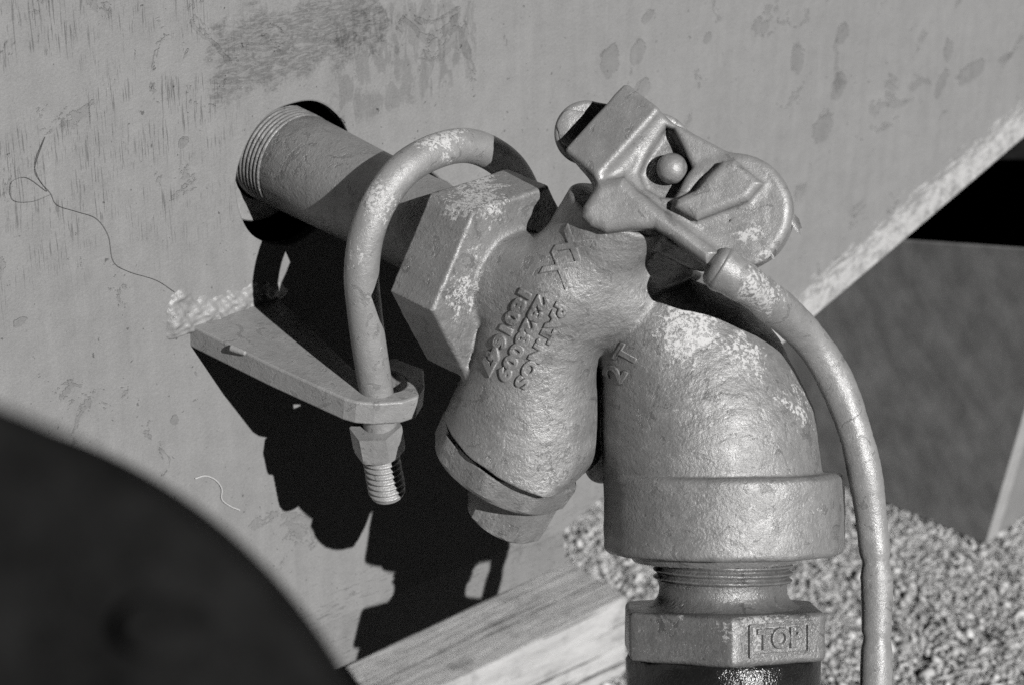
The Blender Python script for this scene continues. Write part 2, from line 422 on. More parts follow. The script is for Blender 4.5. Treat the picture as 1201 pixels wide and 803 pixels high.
def wall_material():
    m = M('tank_wall_paint'); x, y, z = m.xyz()
    big = m.noise(9, 4, 0.6); mid = m.noise(70, 4, 0.6); fine = m.noise(480, 3, 0.6); vf = m.noise(1600, 2, 0.7)
    warp = (m.noise(60, 4, 0.65) - 0.5)
    # vertical drips, upper left
    drip = m.noise(1.0, 3, 0.6, stretch=(900, 42, 1)); dz = m.step(m.noise(24, 3, 0.6, off=(2, 5, 0)), 0.42, 0.56)
    x0, _ = wuv(270, 150); _, yb = wuv(100, 330)
    drips = m.step(drip, 0.55, 0.64) * dz * m.step(x0 - x + warp * 0.02, -0.03, 0.02) * m.step(y - yb, -0.03, 0.04)
    # brushed darker patch above the pipe
    a = wuv(255, 118); b = wuv(452, -30); c = (a + b) / 2; hw = np.abs(b - a) / 2
    sx = (x - float(c[0])).abs() - float(hw[0]); sy = (y - float(c[1])).abs() - float(hw[1])
    pm = m.step(sx.max(sy) + warp * 0.05 + (big - 0.5) * 0.03, 0.006, -0.006)
    brush = m.noise(1.0, 5, 0.72, 1.4, stretch=(85, 330, 1), rot=0.12)
    pmb = pm * m.step(brush, 0.40, 0.58)
    # plain darker patch and mottled column next to it
    a = wuv(395, 150); b = wuv(555, -30); c = (a + b) / 2; hw = np.abs(b - a) / 2
    sx = (x - float(c[0])).abs() - float(hw[0]); sy = (y - float(c[1])).abs() - float(hw[1])
    mo = m.step(m.noise(1.0, 4, 0.6, 0.8, stretch=(150, 60, 1)), 0.44, 0.56)
    p2 = m.step(sx.max(sy) + warp * 0.03, 0.006, -0.004) * mo
    # individual chips
    chips = None; edge = None
    for px, py, rx, ry, ro in ((935, 70, 8, 19, 0.2), (988, 40, 8, 13, -0.3), (984, 101, 9, 17, -0.35), (965, 150, 13, 19, -0.5), (1104, 98, 6, 18, -0.5), (1112, 60, 6, 14, 0.1),
                               (1180, 68, 10, 4, 0.0), (1140, 84, 18, 12, 0.1), (716, 72, 12, 22, 0.1), (748, 62, 10, 16, 0.0), (755, 105, 9, 14, 0.1), (690, 135, 9, 12, 0.2), (215, 168, 7, 9, 0),
                               (22, 378, 10, 6, 0), (205, 492, 5, 7, 0.5), (395, 150, 10, 12, 0.3), (760, 20, 9, 7, 0.3), (830, 45, 5, 8, 0.1)):
        q = wuv(px, py); qx = wuv(px + 1, py) - q; qy = wuv(px, py - 1) - q
        sxm = float(np.linalg.norm(qx)); sym = float(np.linalg.norm(qy)); ca, sa = math.cos(ro), math.sin(ro)
        dx = x - float(q[0]); dy = y - float(q[1])
        u = (dx * ca + dy * sa) * (1 / (rx * 0.8 * sxm)); v = (dy * ca - dx * sa) * (1 / (ry * 0.85 * sym))
        d = (u * u + v * v) + (m_n(m, 160) - 0.5) * 3.2
        k = m.step(d, 1.12, 0.98)
        chips = k if chips is None else chips.max(k)
    scat = m.step(m.noise(120, 4, 0.6, 0.4, off=(1, 7, 0)), 0.735, 0.755)
    chips = chips.max(scat * 0.7)
    # worn bright band along the sloping lower edge
    A = wuv(660, 622); B = wuv(1170, 187); dr = nrm(B - A); nn_ = np.array([-dr[1], dr[0]])
    dist = (x - float(A[0])) * float(nn_[0]) + (y - float(A[1])) * float(nn_[1])
    nb = m.noise(1.0, 4, 0.7, 0.4, stretch=(60, 240, 1), rot=-math.atan2(dr[1], dr[0]))
    wband = m.step(dist - nb * 0.075, -0.004, -0.014) * m.step(m.noise(70, 7, 0.75), 0.34, 0.56)
    P9 = wuv(905, 413); wband = wband * m.step((x - float(P9[0])) * float(dr[0]) + (y - float(P9[1])) * float(dr[1]), -0.03, 0.01)
    sc2 = m.noise(1.0, 3, 0.6, 0.3, stretch=(16, 700, 1), rot=-math.atan2(dr[1], dr[0]), off=(4, 4, 0))
    scr = m.step(sc2, 0.66, 0.72) * m.step(dist, 0.26, 0.05)
    nick = m.step(m.noise(210, 3, 0.6, 0.6, off=(5, 2, 0)), 0.695, 0.72); nickl = m.step(m.noise(260, 3, 0.6, 0.6, off=(9, 3, 0)), 0.735, 0.75)
    pl2 = m.step(m.noise(20, 6, 0.68, 0.9, off=(7, 7, 0)), 0.615, 0.625)
    # scratches parallel to the crease, low on the wall
    P = wuv(338, 749); Q = wuv(563, 655); d2 = nrm(Q - P); n2 = np.array([-d2[1], d2[0]])
    low = (x - float(P[0])) * float(n2[0]) + (y - float(P[1])) * float(n2[1])
    gr = m.noise(1.0, 4, 0.7, 0.5, stretch=(45, 520, 1), rot=-math.atan2(d2[1], d2[0]))
    grain = m.step(gr, 0.57, 0.66) * m.step(low + warp * 0.03, 0.045, 0.012)
    wide = m.noise(1.0, 4, 0.65, stretch=(110, 9, 1), off=(6, 2, 0))
    base = (big - 0.5) * 0.08 + (mid - 0.5) * 0.09 + (wide - 0.5) * 0.09 + (fine - 0.5) * 0.10 + (vf - 0.5) * 0.30 + 0.335
    base = base - drips * 0.14 - pmb * 0.10 - pm * 0.03 - p2 * 0.065 - chips * 0.055 - grain * 0.09
    speck = m.step(m.noise(420, 2, 0.5, off=(8, 1, 0)), 0.765, 0.785)
    base = base - nick * 0.16 + scr * 0.05 - pl2 * 0.045
    base = m.mixf(nickl * 0.6, base, 0.55)
    base = m.mixf(wband * 0.9, base, (fine - 0.5) * 0.5 + (nb - 0.5) * 0.5 + 0.66)
    base = m.mixf(speck * 0.7, base, 0.62)
    m.grey(base); m.rough(0.62); m.spec(0.3)
    h = mid * 0.0006 + fine * 0.00042 + vf * 0.00016 - nick * 0.0006 - pl2 * 0.0009 + nickl * 0.0003 - wband * 0.0003 - drips * 0.0002 - chips * 0.0014 - p2 * 0.0001 - grain * 0.00025 + big * 0.0015 - pmb * 0.0001
    m.bump(h, 1.0, 0.7); return m
def m_n(m, s):
    key = '_n%d' % s
    if not hasattr(m, key): setattr(m, key, m.noise(s, 3, 0.6))
    return getattr(m, key)
mWall = wall_material()

def simple(name, g, rough, scale, amp, bump=0.0004, spec=0.4, stretch=None, rot=0.0):
    m = M(name); a = m.noise(scale if not stretch else 1.0, 4, 0.6, stretch=stretch, rot=rot); b = m.noise(900, 2, 0.5)
    m.grey((a - 0.5) * amp + (b - 0.5) * amp * 0.5 + g); m.rough(rough); m.spec(spec); m.bump(a * bump + b * bump * 0.2, 1.0, 0.7); return m
mDark = simple('shade_black_steel', 0.018, 0.8, 60, 0.01)  # near-black colour stands in for shade in the pipe hole and above the chute
mDrum = simple('dark_rubber', 0.015, 0.9, 38, 0.040, 0.004, 0.05)
mHose = simple('glossy_black_hose_rubber', 0.016, 0.22, 90, 0.012, 0.0022, 0.6)

# ------------------------------------------------------------------ ground
def ground_setting():
    m = M('dry_soil'); a = m.noise(9, 5, 0.6); b = m.noise(120, 4, 0.65)
    m.grey((a - 0.5) * 0.12 + (b - 0.5) * 0.3 + 0.52); m.rough(0.95); m.bump(b * 0.006, 1.0, 1.0)
    c = UPW * GROUND; fw = np.array([0, sp, -cp]); X = np.array([1.0, 0, 0]); L = 60000
    v = [c - X * L - fw * L, c + X * L - fw * L, c + X * L + fw * L, c - X * L + fw * L]
    rot = np.stack([X, fw, UPW], 1)
    g = mk('ground', v, [(0, 1, 2, 3)], m, anchor=c, rot=rot); tag(g, None, None, None, 'structure')
    # loose gravel
    bm = bmesh.new(); bmesh.ops.create_icosphere(bm, subdivisions=1, radius=1.0)
    bv = np.array([tuple(q.co) for q in bm.verts]); bf = np.array([[q.index for q in p.verts] for p in bm.faces]); bm.free()
    p0 = ground(620, 800); N = 40000
    # scatter in ground coordinates around the part in view
    cx = ground(900, 690); xs = rng.uniform(-620, 760, N); ys = rng.uniform(-420, 620, N)
    base = cx + np.outer(xs, X) + np.outer(ys, fw)
    base = base - np.outer(base @ UPW - GROUND, UPW)
    r = np.clip(rng.gamma(1.4, 1.1, N) + 1.0, 1.1, 10)
    V_ = np.zeros((N, len(bv), 3)); q = rng.normal(size=(N, 3, 3)); q, _ = np.linalg.qr(q)
    sc3 = np.exp(rng.normal(0, 0.42, (N, 1, 3))); jit = 1 + rng.normal(0, 0.28, (N, len(bv), 1))
    V_ = np.einsum('nij,nkj->nki', q, bv[None] * jit * sc3) * r[:, None, None]
    V_ = V_ + base[:, None] + (UPW * 1.0)[None, None] * (r * rng.uniform(-0.25, 0.45, N))[:, None, None]
    Fq = (bf[None] + (np.arange(N) * len(bv))[:, None, None]).reshape(-1, 3)
    mg = M('gravel_stone'); t = mg.attr('tone'); nz = mg.noise(300, 3, 0.6)
    mg.grey(t + (nz - 0.5) * 0.12); mg.rough(0.9); mg.spec(0.0); mg.bump(nz * 0.001, 1.0, 0.8)
    big_ = rng.random(N) < 0.02; r[big_] *= 2.2
    tone = np.repeat(np.clip(rng.normal(0.72, 0.14, N), 0.10, 0.92), len(bv))
    ns = 1500; q0 = cx + np.outer(rng.uniform(-600, 740, ns), X) + np.outer(rng.uniform(-400, 600, ns), fw); q0 -= np.outer(q0 @ UPW - GROUND - 6, UPW)
    an = rng.uniform(0, 6.28, ns); dd = np.outer(np.cos(an), X) + np.outer(np.sin(an), fw) + np.outer(rng.normal(0, 0.15, ns), UPW); sd = np.cross(dd, UPW)
    ln = rng.uniform(8, 26, ns)[:, None]; wd2 = rng.uniform(0.8, 1.8, ns)[:, None]
    prism = np.stack([q0 - dd * ln - sd * wd2, q0 - dd * ln + sd * wd2, q0 - dd * ln + UPW * wd2 * 1.6, q0 + dd * ln - sd * wd2, q0 + dd * ln + sd * wd2, q0 + dd * ln + UPW * wd2 * 1.6], 1)
    pf_ = np.array([(0, 2, 1), (3, 4, 5), (0, 1, 4), (0, 4, 3), (1, 2, 5), (1, 5, 4), (2, 0, 3), (2, 3, 5)])
    Fq = np.vstack([Fq, (pf_[None] + (N * len(bv) + np.arange(ns) * 6)[:, None, None]).reshape(-1, 3)])
    tone = np.concatenate([tone, np.repeat(rng.uniform(0.4, 0.85, ns), 6)]); V_ = np.vstack([V_.reshape(-1, 3), prism.reshape(-1, 3)])
    o = mk('gravel', V_.reshape(-1, 3), Fq, mg, anchor=cx, rot=rot, smooth=True, attrs={'tone': tone})
    tag(o, 'loose pale gravel scattered over the dry soil', 'gravel', None, 'stuff')
ground_setting()

# ------------------------------------------------------------------ tank wall with bracket
tank = thing('tank', HOLE - UPW * 900, 'grey painted steel tank wall with a round pipe hole and worn sloping lower edge', 'tank')
def tank_wall():
    T = 14.0
    out = [wallpt(*q) for q in ((-900, -900), (2444, -900), (1170, 187), (1065, 277), (965, 362), (660, 622), (563, 655), (338, 749), (-900, 1266))]
    NH = 96; rh = 97.0
    hole = [HOLE + rh * (math.cos(t) * e1 + math.sin(t) * e2) * (1 + 0.012 * math.sin(3 * t + 1) + 0.008 * math.sin(7 * t)) for t in np.arange(NH) * 2 * math.pi / NH]
    bm = bmesh.new()
    def loop(pts):
        vs_ = [bm.verts.new(tuple((p - HOLE) @ WROT)) for p in pts]
        return [bm.edges.new((vs_[i], vs_[(i + 1) % len(vs_)])) for i in range(len(vs_))]
    lip = [HOLE + (p - HOLE) * 1.025 for p in hole]
    cen = HOLE + e1 * 0
    ed = loop(out) + loop(lip)
    bmesh.ops.triangle_fill(bm, use_beauty=True, use_dissolve=False, edges=ed, normal=(0, 0, 1))
    for fc_ in bm.faces:
        fc_.normal_update()
        if fc_.normal.z < 0: fc_.normal_flip()
    bm.verts.index_update()
    v = [np.array(q.co) @ WROT.T + HOLE for q in bm.verts]; f = [tuple(q.index for q in p.verts) for p in bm.faces]; bm.free()
    no = len(out)
    def strip(i0, cnt, rows):
        prev = list(range(i0, i0 + cnt))
        for pts in rows:
            cur = list(range(len(v), len(v) + cnt)); v.extend(pts)
            for i in range(cnt):
                j = (i + 1) % cnt; f.append((prev[i], cur[i], cur[j], prev[j]))
            prev = cur
    co_ = sum(out) / no
    strip(0, no, [[p + (co_ - p) * -0.0012 - n * 1.5 for p in out], [p + (co_ - p) * -0.0012 - n * T for p in out]])
    strip(no, NH, [[p - n * 0.9 + (p - HOLE) * 0.004 for p in hole], [p - n * 3 for p in hole], [p - n * T for p in hole]])
    o = mk('wall_plate', v, f, mWall, tank, anchor=HOLE, rot=WROT, smooth=False)
    # lower flange, bent a little towards the ground at the crease
    cr = [wallpt(-900, 1266), wallpt(338, 749), wallpt(563, 655), wallpt(660, 622)]
    dn = nrm(-e2 * math.cos(0.16) - n * math.sin(0.16))
    pl = nrm(np.cross(cr[2] - cr[1], dn)); pl = pl if pl @ n > 0 else -pl
    bt = [onplane(px, py, cr[1] - n * 2, pl) for px, py in ((-900, 1357), (395, 784), (563, 706), (664, 660))]
    top = [p - n * 1.5 for p in cr]; v = top + bt; v = v + [p - pl * T for p in v]
    f = [(0, 4, 5, 1), (1, 5, 6, 2), (2, 6, 7, 3)]; f += [tuple(q + 8 for q in reversed(t)) for t in f]
    f += [(4, 12, 13, 5), (5, 13, 14, 6), (6, 14, 15, 7), (7, 15, 11, 3)]
    mk('lower_flange', v, f, mWall, tank, anchor=HOLE, rot=WROT, smooth=False)
    # behind the plate: pipe socket ring and a can added to darken the hole
    c0 = HOLE - e1 * 10 + e2 * 2
    v, f = rings([(-110, 80), (-50, 80), (-48, 78), (-48, 50), (-110, 50)], c0, n, 64, caps=(False, False)); mk('pipe_socket', v, f, mSteel, tank, sharp=40)
    v, f = rings([(-15, 150), (-240, 150)], HOLE, n, 48, caps=(False, True)); mk('hole_shade_can', v, f, mDark, tank, sharp=40)
tank_wall()

UPL = Ax(260)                                          # plane of the U-bolt
def upt(px, py): return onplane(px, py, UPL, n)
def bracket():
    a = wallpt(222, 381); b = wallpt(325, 345); c = upt(445, 455)
    pn = nrm(np.cross(b - a, c - a)); pn = pn if pn[1] > 0 else -pn
    def pp(px, py): return onplane(px, py, a, pn)
    outl = [(222, 381), (272, 361), (325, 345), (372, 392), (414, 432), (440, 425), (462, 419), (497, 432), (498, 452), (490, 465), (472, 471), (440, 473), (418, 471), (404, 467), (318, 428)]
    P = [pp(*q) for q in outl]
    P[0] = P[0] - n * 6; P[1] = P[1] - n * 6; P[2] = P[2] - n * 6
    fr = frame(pn)
    rot = np.stack(fr, 1); bm = bmesh.new(); hc = pp(452, 447)
    vs_ = [bm.verts.new(tuple((p - a) @ rot)) for p in P]; ed = [bm.edges.new((vs_[i], vs_[(i + 1) % len(vs_)])) for i in range(len(vs_))]
    hv = [bm.verts.new(tuple((hc + 27 * (math.cos(t) * fr[0] + math.sin(t) * fr[1]) - a) @ rot)) for t in np.arange(28) * 2 * math.pi / 28]
    ed += [bm.edges.new((hv[i], hv[(i + 1) % 28])) for i in range(28)]
    bmesh.ops.triangle_fill(bm, use_beauty=True, edges=ed, normal=(0, 0, 1)); bmesh.ops.recalc_face_normals(bm, faces=bm.faces)
    r = bmesh.ops.extrude_face_region(bm, geom=bm.faces[:])
    for q in r['geom']:
        if isinstance(q, bmesh.types.BMVert): q.co.z -= 31
    bmesh.ops.recalc_face_normals(bm, faces=bm.faces)
    v = np.array([tuple(q.co) for q in bm.verts]) @ rot.T + a; f = [tuple(q.index for q in p.verts) for p in bm.faces]; bm.free()
    o = mk('bracket', v, f, mSteel, tank, anchor=a, rot=rot, smooth=False)
    md = o.modifiers.new('edge', 'BEVEL'); md.width = 2.6 * S; md.segments = 2; md.limit_method = 'ANGLE'; md.angle_limit = math.radians(50)
    # weld bead where the plate meets the wall
    la = wallpt(206, 386); lb = wallpt(332, 341); dl = nrm(lb - la); dp_ = np.cross(n, dl); L_ = np.linalg.norm(lb - la)
    nu, nv = 150, 70; uu_, vv_ = np.meshgrid(np.linspace(-22, L_ + 16, nu), np.linspace(-16, 62, nv), indexing='ij')
    q2 = np.stack([uu_.ravel(), vv_.ravel(), 0 * uu_.ravel()], 1)
    nz_ = lumps(q2, 1.0, 0.045, 21) + 0.8 * lumps(q2, 1.0, 0.10, 22) + 0.35 * lumps(q2, 1.0, 0.2, 23)
    env = 7.5 - 0.34 * np.maximum(q2[:, 1] - 8, 0) * (0.5 + 0.9 * np.clip(q2[:, 0] / L_, 0, 1)) - 0.06 * np.maximum(-q2[:, 0] - 2, 0) ** 2 - 0.2 * np.maximum(-q2[:, 1] - 6, 0) ** 2 - 0.3 * np.maximum(q2[:, 0] - L_ + 20, 0)
    env = env + 7.0 * np.exp(-((q2[:, 0] - 12) / 13) ** 2 - ((q2[:, 1] - 44) / 9) ** 2) + 5.0 * np.exp(-((q2[:, 0] + 8) / 12) ** 2 - ((q2[:, 1] - 8) / 16) ** 2)
    hgt = np.clip(env * 0.8 + 2.7 * nz_, -6, 13)
    v = la + np.outer(q2[:, 0], dl) + np.outer(q2[:, 1], dp_) + np.outer(hgt, n)
    idx = np.arange(nu * nv).reshape(nu, nv)
    f = np.stack([idx[:-1, :-1], idx[1:, :-1], idx[1:, 1:], idx[:-1, 1:]], -1).reshape(-1, 4)
    mk('weld_bead', v, f, mSteel, o)
    q = pp(272, 408) ; v, f = sweep([q - fr[0] * 0, q + nrm(pp(288, 414) - q) * 20], [5, 3.5], 10); mk('burr', v, f, mSteel, o)
    return pn
BN = bracket()

# ------------------------------------------------------------------ inlet pipe
pipe = thing('inlet_pipe', Ax(0), 'grey painted iron pipe, threaded at the wall, coming out of the round hole', 'pipe')
PC = HOLE + e2 * 15 + e1 * 3; PD = nrm(Ax(332) + e2 * 2 - PC)
v, f = rings([(-1, 63), (5, 64.5), (10, 65.5), (120, 62.5), (200, 60.5), (300, 59.5), (334, 59.5)], PC, PD, 72, caps=(True, True))
mk('pipe_wall', v, f, mPipe, pipe, sharp=40)
v, f = threaded(PC - PD * 46, PD, 54, 66.5, 1.7, 7.0, 96); mk('thread', v, f, mPipe, pipe, sharp=50)

# ------------------------------------------------------------------ U-bolt
ub = thing('u_bolt', upt(457, 597), 'grey painted U-bolt looped over the inlet pipe with a nut below the bracket', 'bolt')
leg = [(448, 520), (444, 480), (439, 445), (432, 400), (427, 360), (424, 320), (430, 275), (446, 235), (474, 199), (510, 178), (546, 171), (577, 181), (602, 203), (618, 240), (622, 290), (620, 360)]
path = spline([upt(*q) for q in leg], 10)
v, f = sweep(path, 21.5, 44); mk('rod', v, f, mRod, ub, attrs={'wear': wearmap(v, [(512, 165, -150, 45, 1.0), (440, 235, -150, 55, 0.9), (422, 300, -150, 45, 0.7)])})
dleg = nrm(upt(458, 600) - upt(440, 500)); pn0 = upt(441, 503)
# nut with a round washer face below it
nx = frame(dleg, n)
NA = 29.0
v, f = rings([(-4, 34), (-4, 36.5), (2, 38), (24, 38), (28, 36), (29, 33), (33, 32), (36, 28), (36, 18)], pn0, dleg, 72, polyr(6, NA, 0.35), n, (True, True))
mk('nut', v, f, mRod, ub, sharp=28)
v, f = threaded(pn0 + dleg * 30, dleg, 70, 23.5, 4.2, 8.6, 56, 24.5); tipc = pn0 + dleg * 100
mk('thread', v, f, mRod, ub, sharp=55)
v, f = rings([(-2, 21.5), (3, 21), (5, 18), (6, 8)], tipc, dleg, 40, caps=(False, True)); mk('bolt_end', v, f, mRod, ub, sharp=50)

# ------------------------------------------------------------------ valve
valve = thing('valve', U(849, 650, -20), 'grey painted cast iron angle valve with raised lettering, hex inlet and round outlet collar', 'valve')
AV = nrm([0.367, 0.84, 0.40])                         # barrel axis
RIM = U(604, 522, -135)
RN = nrm([0.43, 0.80, 0.40]); PRP = nrm([0.87, -0.46, -0.05])
TOPB = RIM + AV * 330
cone_b = RIM; cone_t = U(630, 396, -72); cdir = nrm(cone_b - cone_t)
FLG = U(788, 274, -46); FAX = nrm([0.50, 0.80, 0.33])
ELB = [(838, 572, -110, 132), (831, 512, -110, 126), (813, 448, -108, 111), (790, 402, -98, 88), (778, 388, -90, 74)]
NCK = [(770, 378, -92, 54), (722, 346, -60, 54), (655, 335, -34, 58)]
def chain(p, L, k):
    d = None
    for (a, b) in zip(L[:-1], L[1:]):
        q = s_round_cone(p, U(*a[:3]), U(*b[:3]), a[3], b[3]); d = q if d is None else smin(d, q, k)
    return d
def g_hex(p):
    return s_prism(p, HOLE - e2 * 17 - e1 * 5, n, e1, e2, 6, 109, 326, 402, math.radians(-3), 5)
def g_barrel(p):
    lower = s_round_cone(p, cone_b + cdir * 60 + PRP * 9, cone_t, 104 + 14, 68)
    lower = smin(lower, s_round_cone(p, U(622, 556, -140), U(640, 425, -92), 86, 56), 14)
    lower = smax(lower, -dot(p - RIM, RN), 3)
    lower = smax(lower, dot(p - U(683, 556, -110), nrm([0.72, -0.68, 0.12])), 14)
    upper = s_round_cone(p, U(628, 400, -80), RIM + AV * 345, 58, 62)
    upper = smax(upper, dot(p - RIM, AV) - 336, 5)
    b = smin(lower, upper, 34)
    neck_in = smin(s_round_cone(p, Ax(352) - e2 * 16, Ax(404) - e2 * 16, 104, 60), s_round_cone(p, Ax(396) - e2 * 16, Ax(428) - e2 * 8, 58, 46), 24)
    neck_in = smax(neck_in, 398 - dot(p - HOLE, n), 2)
    neck_out = chain(p, NCK, 12)
    b = smin(b, neck_in, 7); b = smin(b, neck_out, 26)
    fl = s_cyl(p, FLG, FAX, 64, 12, 5)
    fl = smin(fl, s_cyl(p, FLG - FAX * 34, FAX, 46, 30, 5), 8)
    return smin(b, fl, 10)
ELL = [(786, 540, -115, 72), (788, 470, -118, 78), (788, 410, -105, 76)]
def g_elbow(p): return smin(chain(p, ELB, 22), s_round_cone(p, U(706, 425, -160), U(706, 545, -165), 34, 22), 6)
def g_collar(p): return s_cyl(p, U(849, 600.5, -110), [0, 1, 0], 146, 49, 9)
def body(p):
    b = smin(g_barrel(p), g_hex(p), 7)
    b = smin(b, smin(g_elbow(p), g_collar(p), 4), 5)
    return b + lumps(p, 0.8, 0.035, 3) + lumps(p, 0.35, 0.12, 5)
lo = np.array([U(430, 660, -150)[0], U(600, 658, -120)[1], -290]); hi = np.array([U(1010, 0, 0)[0], U(600, 165, 0)[1], 140])
bv, bf, bn = nets(body, lo, hi, 2.4)
wear = wearmap(bv, [(812, 388, 0, 56, 0.95), (866, 418, -20, 50, 0.75), (560, 215, 0, 62, 0.95), (548, 300, -10, 40, 0.5), (545, 350, -10, 40, 0.6), (870, 600, 130, 60, 0.55), (930, 470, -60, 60, 0.6), (800, 470, -5, 45, 0.42),
                    (850, 520, 100, 60, 0.5), (555, 400, 20, 25, 0.8), (665, 225, 90, 14, 0.5), (960, 600, 60, 40, 0.5)])
split(bv, bf, bn, [g_barrel, g_hex, g_elbow, g_collar], ['valve_body', 'hex_inlet', 'elbow', 'outlet_collar'], mPaint, valve, wear)
# lower cap and its plug
capc = RIM - RN * 3 + PRP * 4
v, f = rings([(0, 60), (0, 88), (2, 93), (6, 95), (30, 92), (36, 86), (36, 30)], capc + nrm([-1, 0.1, 0]) * 7, -RN, 96, polyr(8, 88, 0.5), (0, 0, 1))
mk('bottom_cap', v, f, mPaint, valve, sharp=30)
v, f = rings([(-4, 56), (38, 56), (56, 53), (60, 47), (60, 10)], capc - RN * 36 + PRP * 26, -RN, 96, polyr(6, 47, 0.72), (0, 0, 1))
mk('cap_plug', v, f, mPaint, valve, sharp=30)
# raised foundry lettering
tdx = nrm([-0.46, -0.89, 0]); tdy = nrm([0.89, -0.46, 0])
for body_txt, px, py in (('PAT.NOS', 635, 405), ('2328009', 613.5, 397), ('1801647', 594, 386)):
    tv, tf = text_mesh(body_txt, 19.5, 2.8, 1.3, 0.25, 1.0)
    w = tv[:, 0].max() - tv[:, 0].min(); tv[:, 0] *= 110 / w
    emboss('lettering', tv, tf, U(px, py, 60), tdx, tdy, body, mPaint, valve, lift=-0.6)
tv, tf = text_mesh('XX', 46, 2.4, 1.2, 0.6, 0.85); emboss('lettering', tv, tf, U(668, 300, 80), nrm([0.5, 0.85, 0]), nrm([-0.85, 0.5, 0]), body, mPaint, valve, lift=-0.8)
tv, tf = text_mesh('2 T', 34, 2.0, 1.0, 0.4, 0.9); emboss('lettering', tv, tf, U(735, 428, 80), nrm([0.5, 0.85, 0]), nrm([-0.85, 0.5, 0]), body, mPaint, valve, lift=-0.8)

# ------------------------------------------------------------------ outlet coupling and hose
cpl = thing('hose_coupling', U(849, 803, -20), 'dark grey hex coupling marked TOP with threaded neck screwed under the valve', 'coupling')
CX = U(848, 648, -110); DN = np.array([0, -1.0, 0])
v, f = threaded(CX + np.array([0, 6, 0]), DN, 41, 85, 4.8, 9.2, 96); mk('thread', v, f, mNip, cpl, sharp=50)
v, f = rings([(31, 80), (35, 79), (41, 77.5), (49, 78), (55, 81), (60, 86), (65, 94), (66, 98)], CX, DN, 96, caps=(True, True)); mk('neck', v, f, mNip, cpl, sharp=40)
def g_nut(p): return s_prism(p, CX, DN, np.array([1.0, 0, 0]), np.array([0, 0, 1.0]), 6, 117, 64.5, 124, math.radians(90), 8)
def g_nut2(p): return smax(g_nut(p), s_round_cone(p, CX + DN * 20, CX + DN * 190, 134, 134), 5) + lumps(p, 0.5, 0.05, 2)
v, f, nn = nets(g_nut2, CX + np.array([-140, -130, -140]), CX + np.array([140, -55, 140]), 2.2)
mk('hex_nut', v, f, mNip, cpl, normals=nn, attrs={'wear': wearmap(v, [(903, 740, 60, 70, 0.7), (800, 725, 60, 50, 0.45)])})
# raised frame and word on the right flat
fc = U(908, 743, -60)
rt = nrm([math.cos(math.radians(30)), 0, -math.sin(math.radians(30))])
def bar(cx, cy, w, h):
    x0, x1, y0, y1 = cx - w / 2, cx + w / 2, cy - h / 2, cy + h / 2
    return [(x0, y0), (x1, y0), (x1, y1), (x0, y1)]
tv, tf = text_mesh('TOP', 31, 3.0, 1.3, 0.8, 1.05)
emboss('lettering', tv, tf, fc, rt, [0, 1, 0], g_nut2, mNip, cpl, lift=0.2)
fv, ff = [], []
for (cx, cy, w, h) in ((0, 17.5, 86, 4.5), (0, -17.5, 86, 4.5), (-42, 0, 4.5, 38), (42, 0, 4.5, 38)):
    b = len(fv); q = bar(cx, cy, w, h); fv += [(x, y, -1) for x, y in q] + [(x, y, 4.2) for x, y in q]
    ff += [(b + 4, b + 5, b + 6, b + 7)] + [(b + i, b + (i + 1) % 4, b + 4 + (i + 1) % 4, b + 4 + i) for i in range(4)]
emboss('label_frame', np.array(fv, float), ff, fc, rt, [0, 1, 0], g_nut2, mNip, cpl)
hs = thing('hose', U(849, 1000, -20), 'glossy black rubber hose end below the hex coupling', 'hose')
prof = [(121, 103), (124, 116), (129, 118.5), (153, 118), (188, 116.5), (240, 117), (400, 117), (700, 117), (1160, 117)]
v, f = rings(prof, CX, DN, 96); mk('hose_wall', v, f, mHose, hs, sharp=50)

# ------------------------------------------------------------------ lever
lev = thing('lever', U(752, 262, 80), 'grey painted locking lever with ball rivet and long curved handle on top of valve', 'lever')
w0 = nrm([-0.20, 0.10, 1.0])
LP = U(800, 220, 55)
uu = nrm([0.80, -0.58, 0.0]); vv = nrm([0.58, 0.80, 0])
tlt = math.radians(33)
uu2 = nrm([0.74, -0.67, 0]); vv2 = nrm([0.67, 0.74, 0])
bu = nrm(uu2 * math.cos(tlt) + np.array([0, 0, 1]) * math.sin(tlt)); bw = np.cross(bu, vv2); bw = bw if bw[2] > 0 else -bw
def g_head(p):
    d = s_box(p, U(731, 169, 14), (bu, vv2, bw), (31, 54, 40), 7)                                        # block with its big face turned left
    pl = s_poly(p, [(688, 205), (735, 132), (783, 141), (860, 182), (900, 205), (905, 290), (850, 300), (800, 275), (752, 240), (700, 226)], LP, w0, -36, 8, 8)
    d = smin(d, pl, 10)
    pocket = s_poly(p, [(781, 150), (758, 184), (750, 204), (757, 222), (774, 232), (793, 233), (802, 218), (812, 198), (800, 172), (790, 153)], LP, w0, -14, 90, 6)
    d = smax(d, -pocket, 9)
    lug = s_poly(p, [(797, 238), (822, 224), (836, 208), (850, 193), (864, 192), (897, 219), (880, 239), (820, 262), (794, 247)], LP, w0, -30, 30, 9)
    d = smin(d, lug, 10)
    slot = s_poly(p, [(797, 234), (826, 202), (834, 206), (818, 227)], LP, w0, -22, 90, 3)
    d = smax(d, -slot, 4)
    boss = s_cyl(p, U(862, 250, 58), w0, 67, 22, 10)
    d = smin(d, boss, 7)
    return d + lumps(p, 0.5, 0.05, 8)
def g_arm(p):
    d = s_poly(p, [(706, 218), (688, 246), (686, 259), (696, 269), (714, 276), (744, 272), (770, 271), (790, 283), (832, 314), (846, 300), (790, 258), (752, 228), (735, 212)], LP, w0, -8, 32, 12)
    return d + lumps(p, 0.4, 0.06, 9)
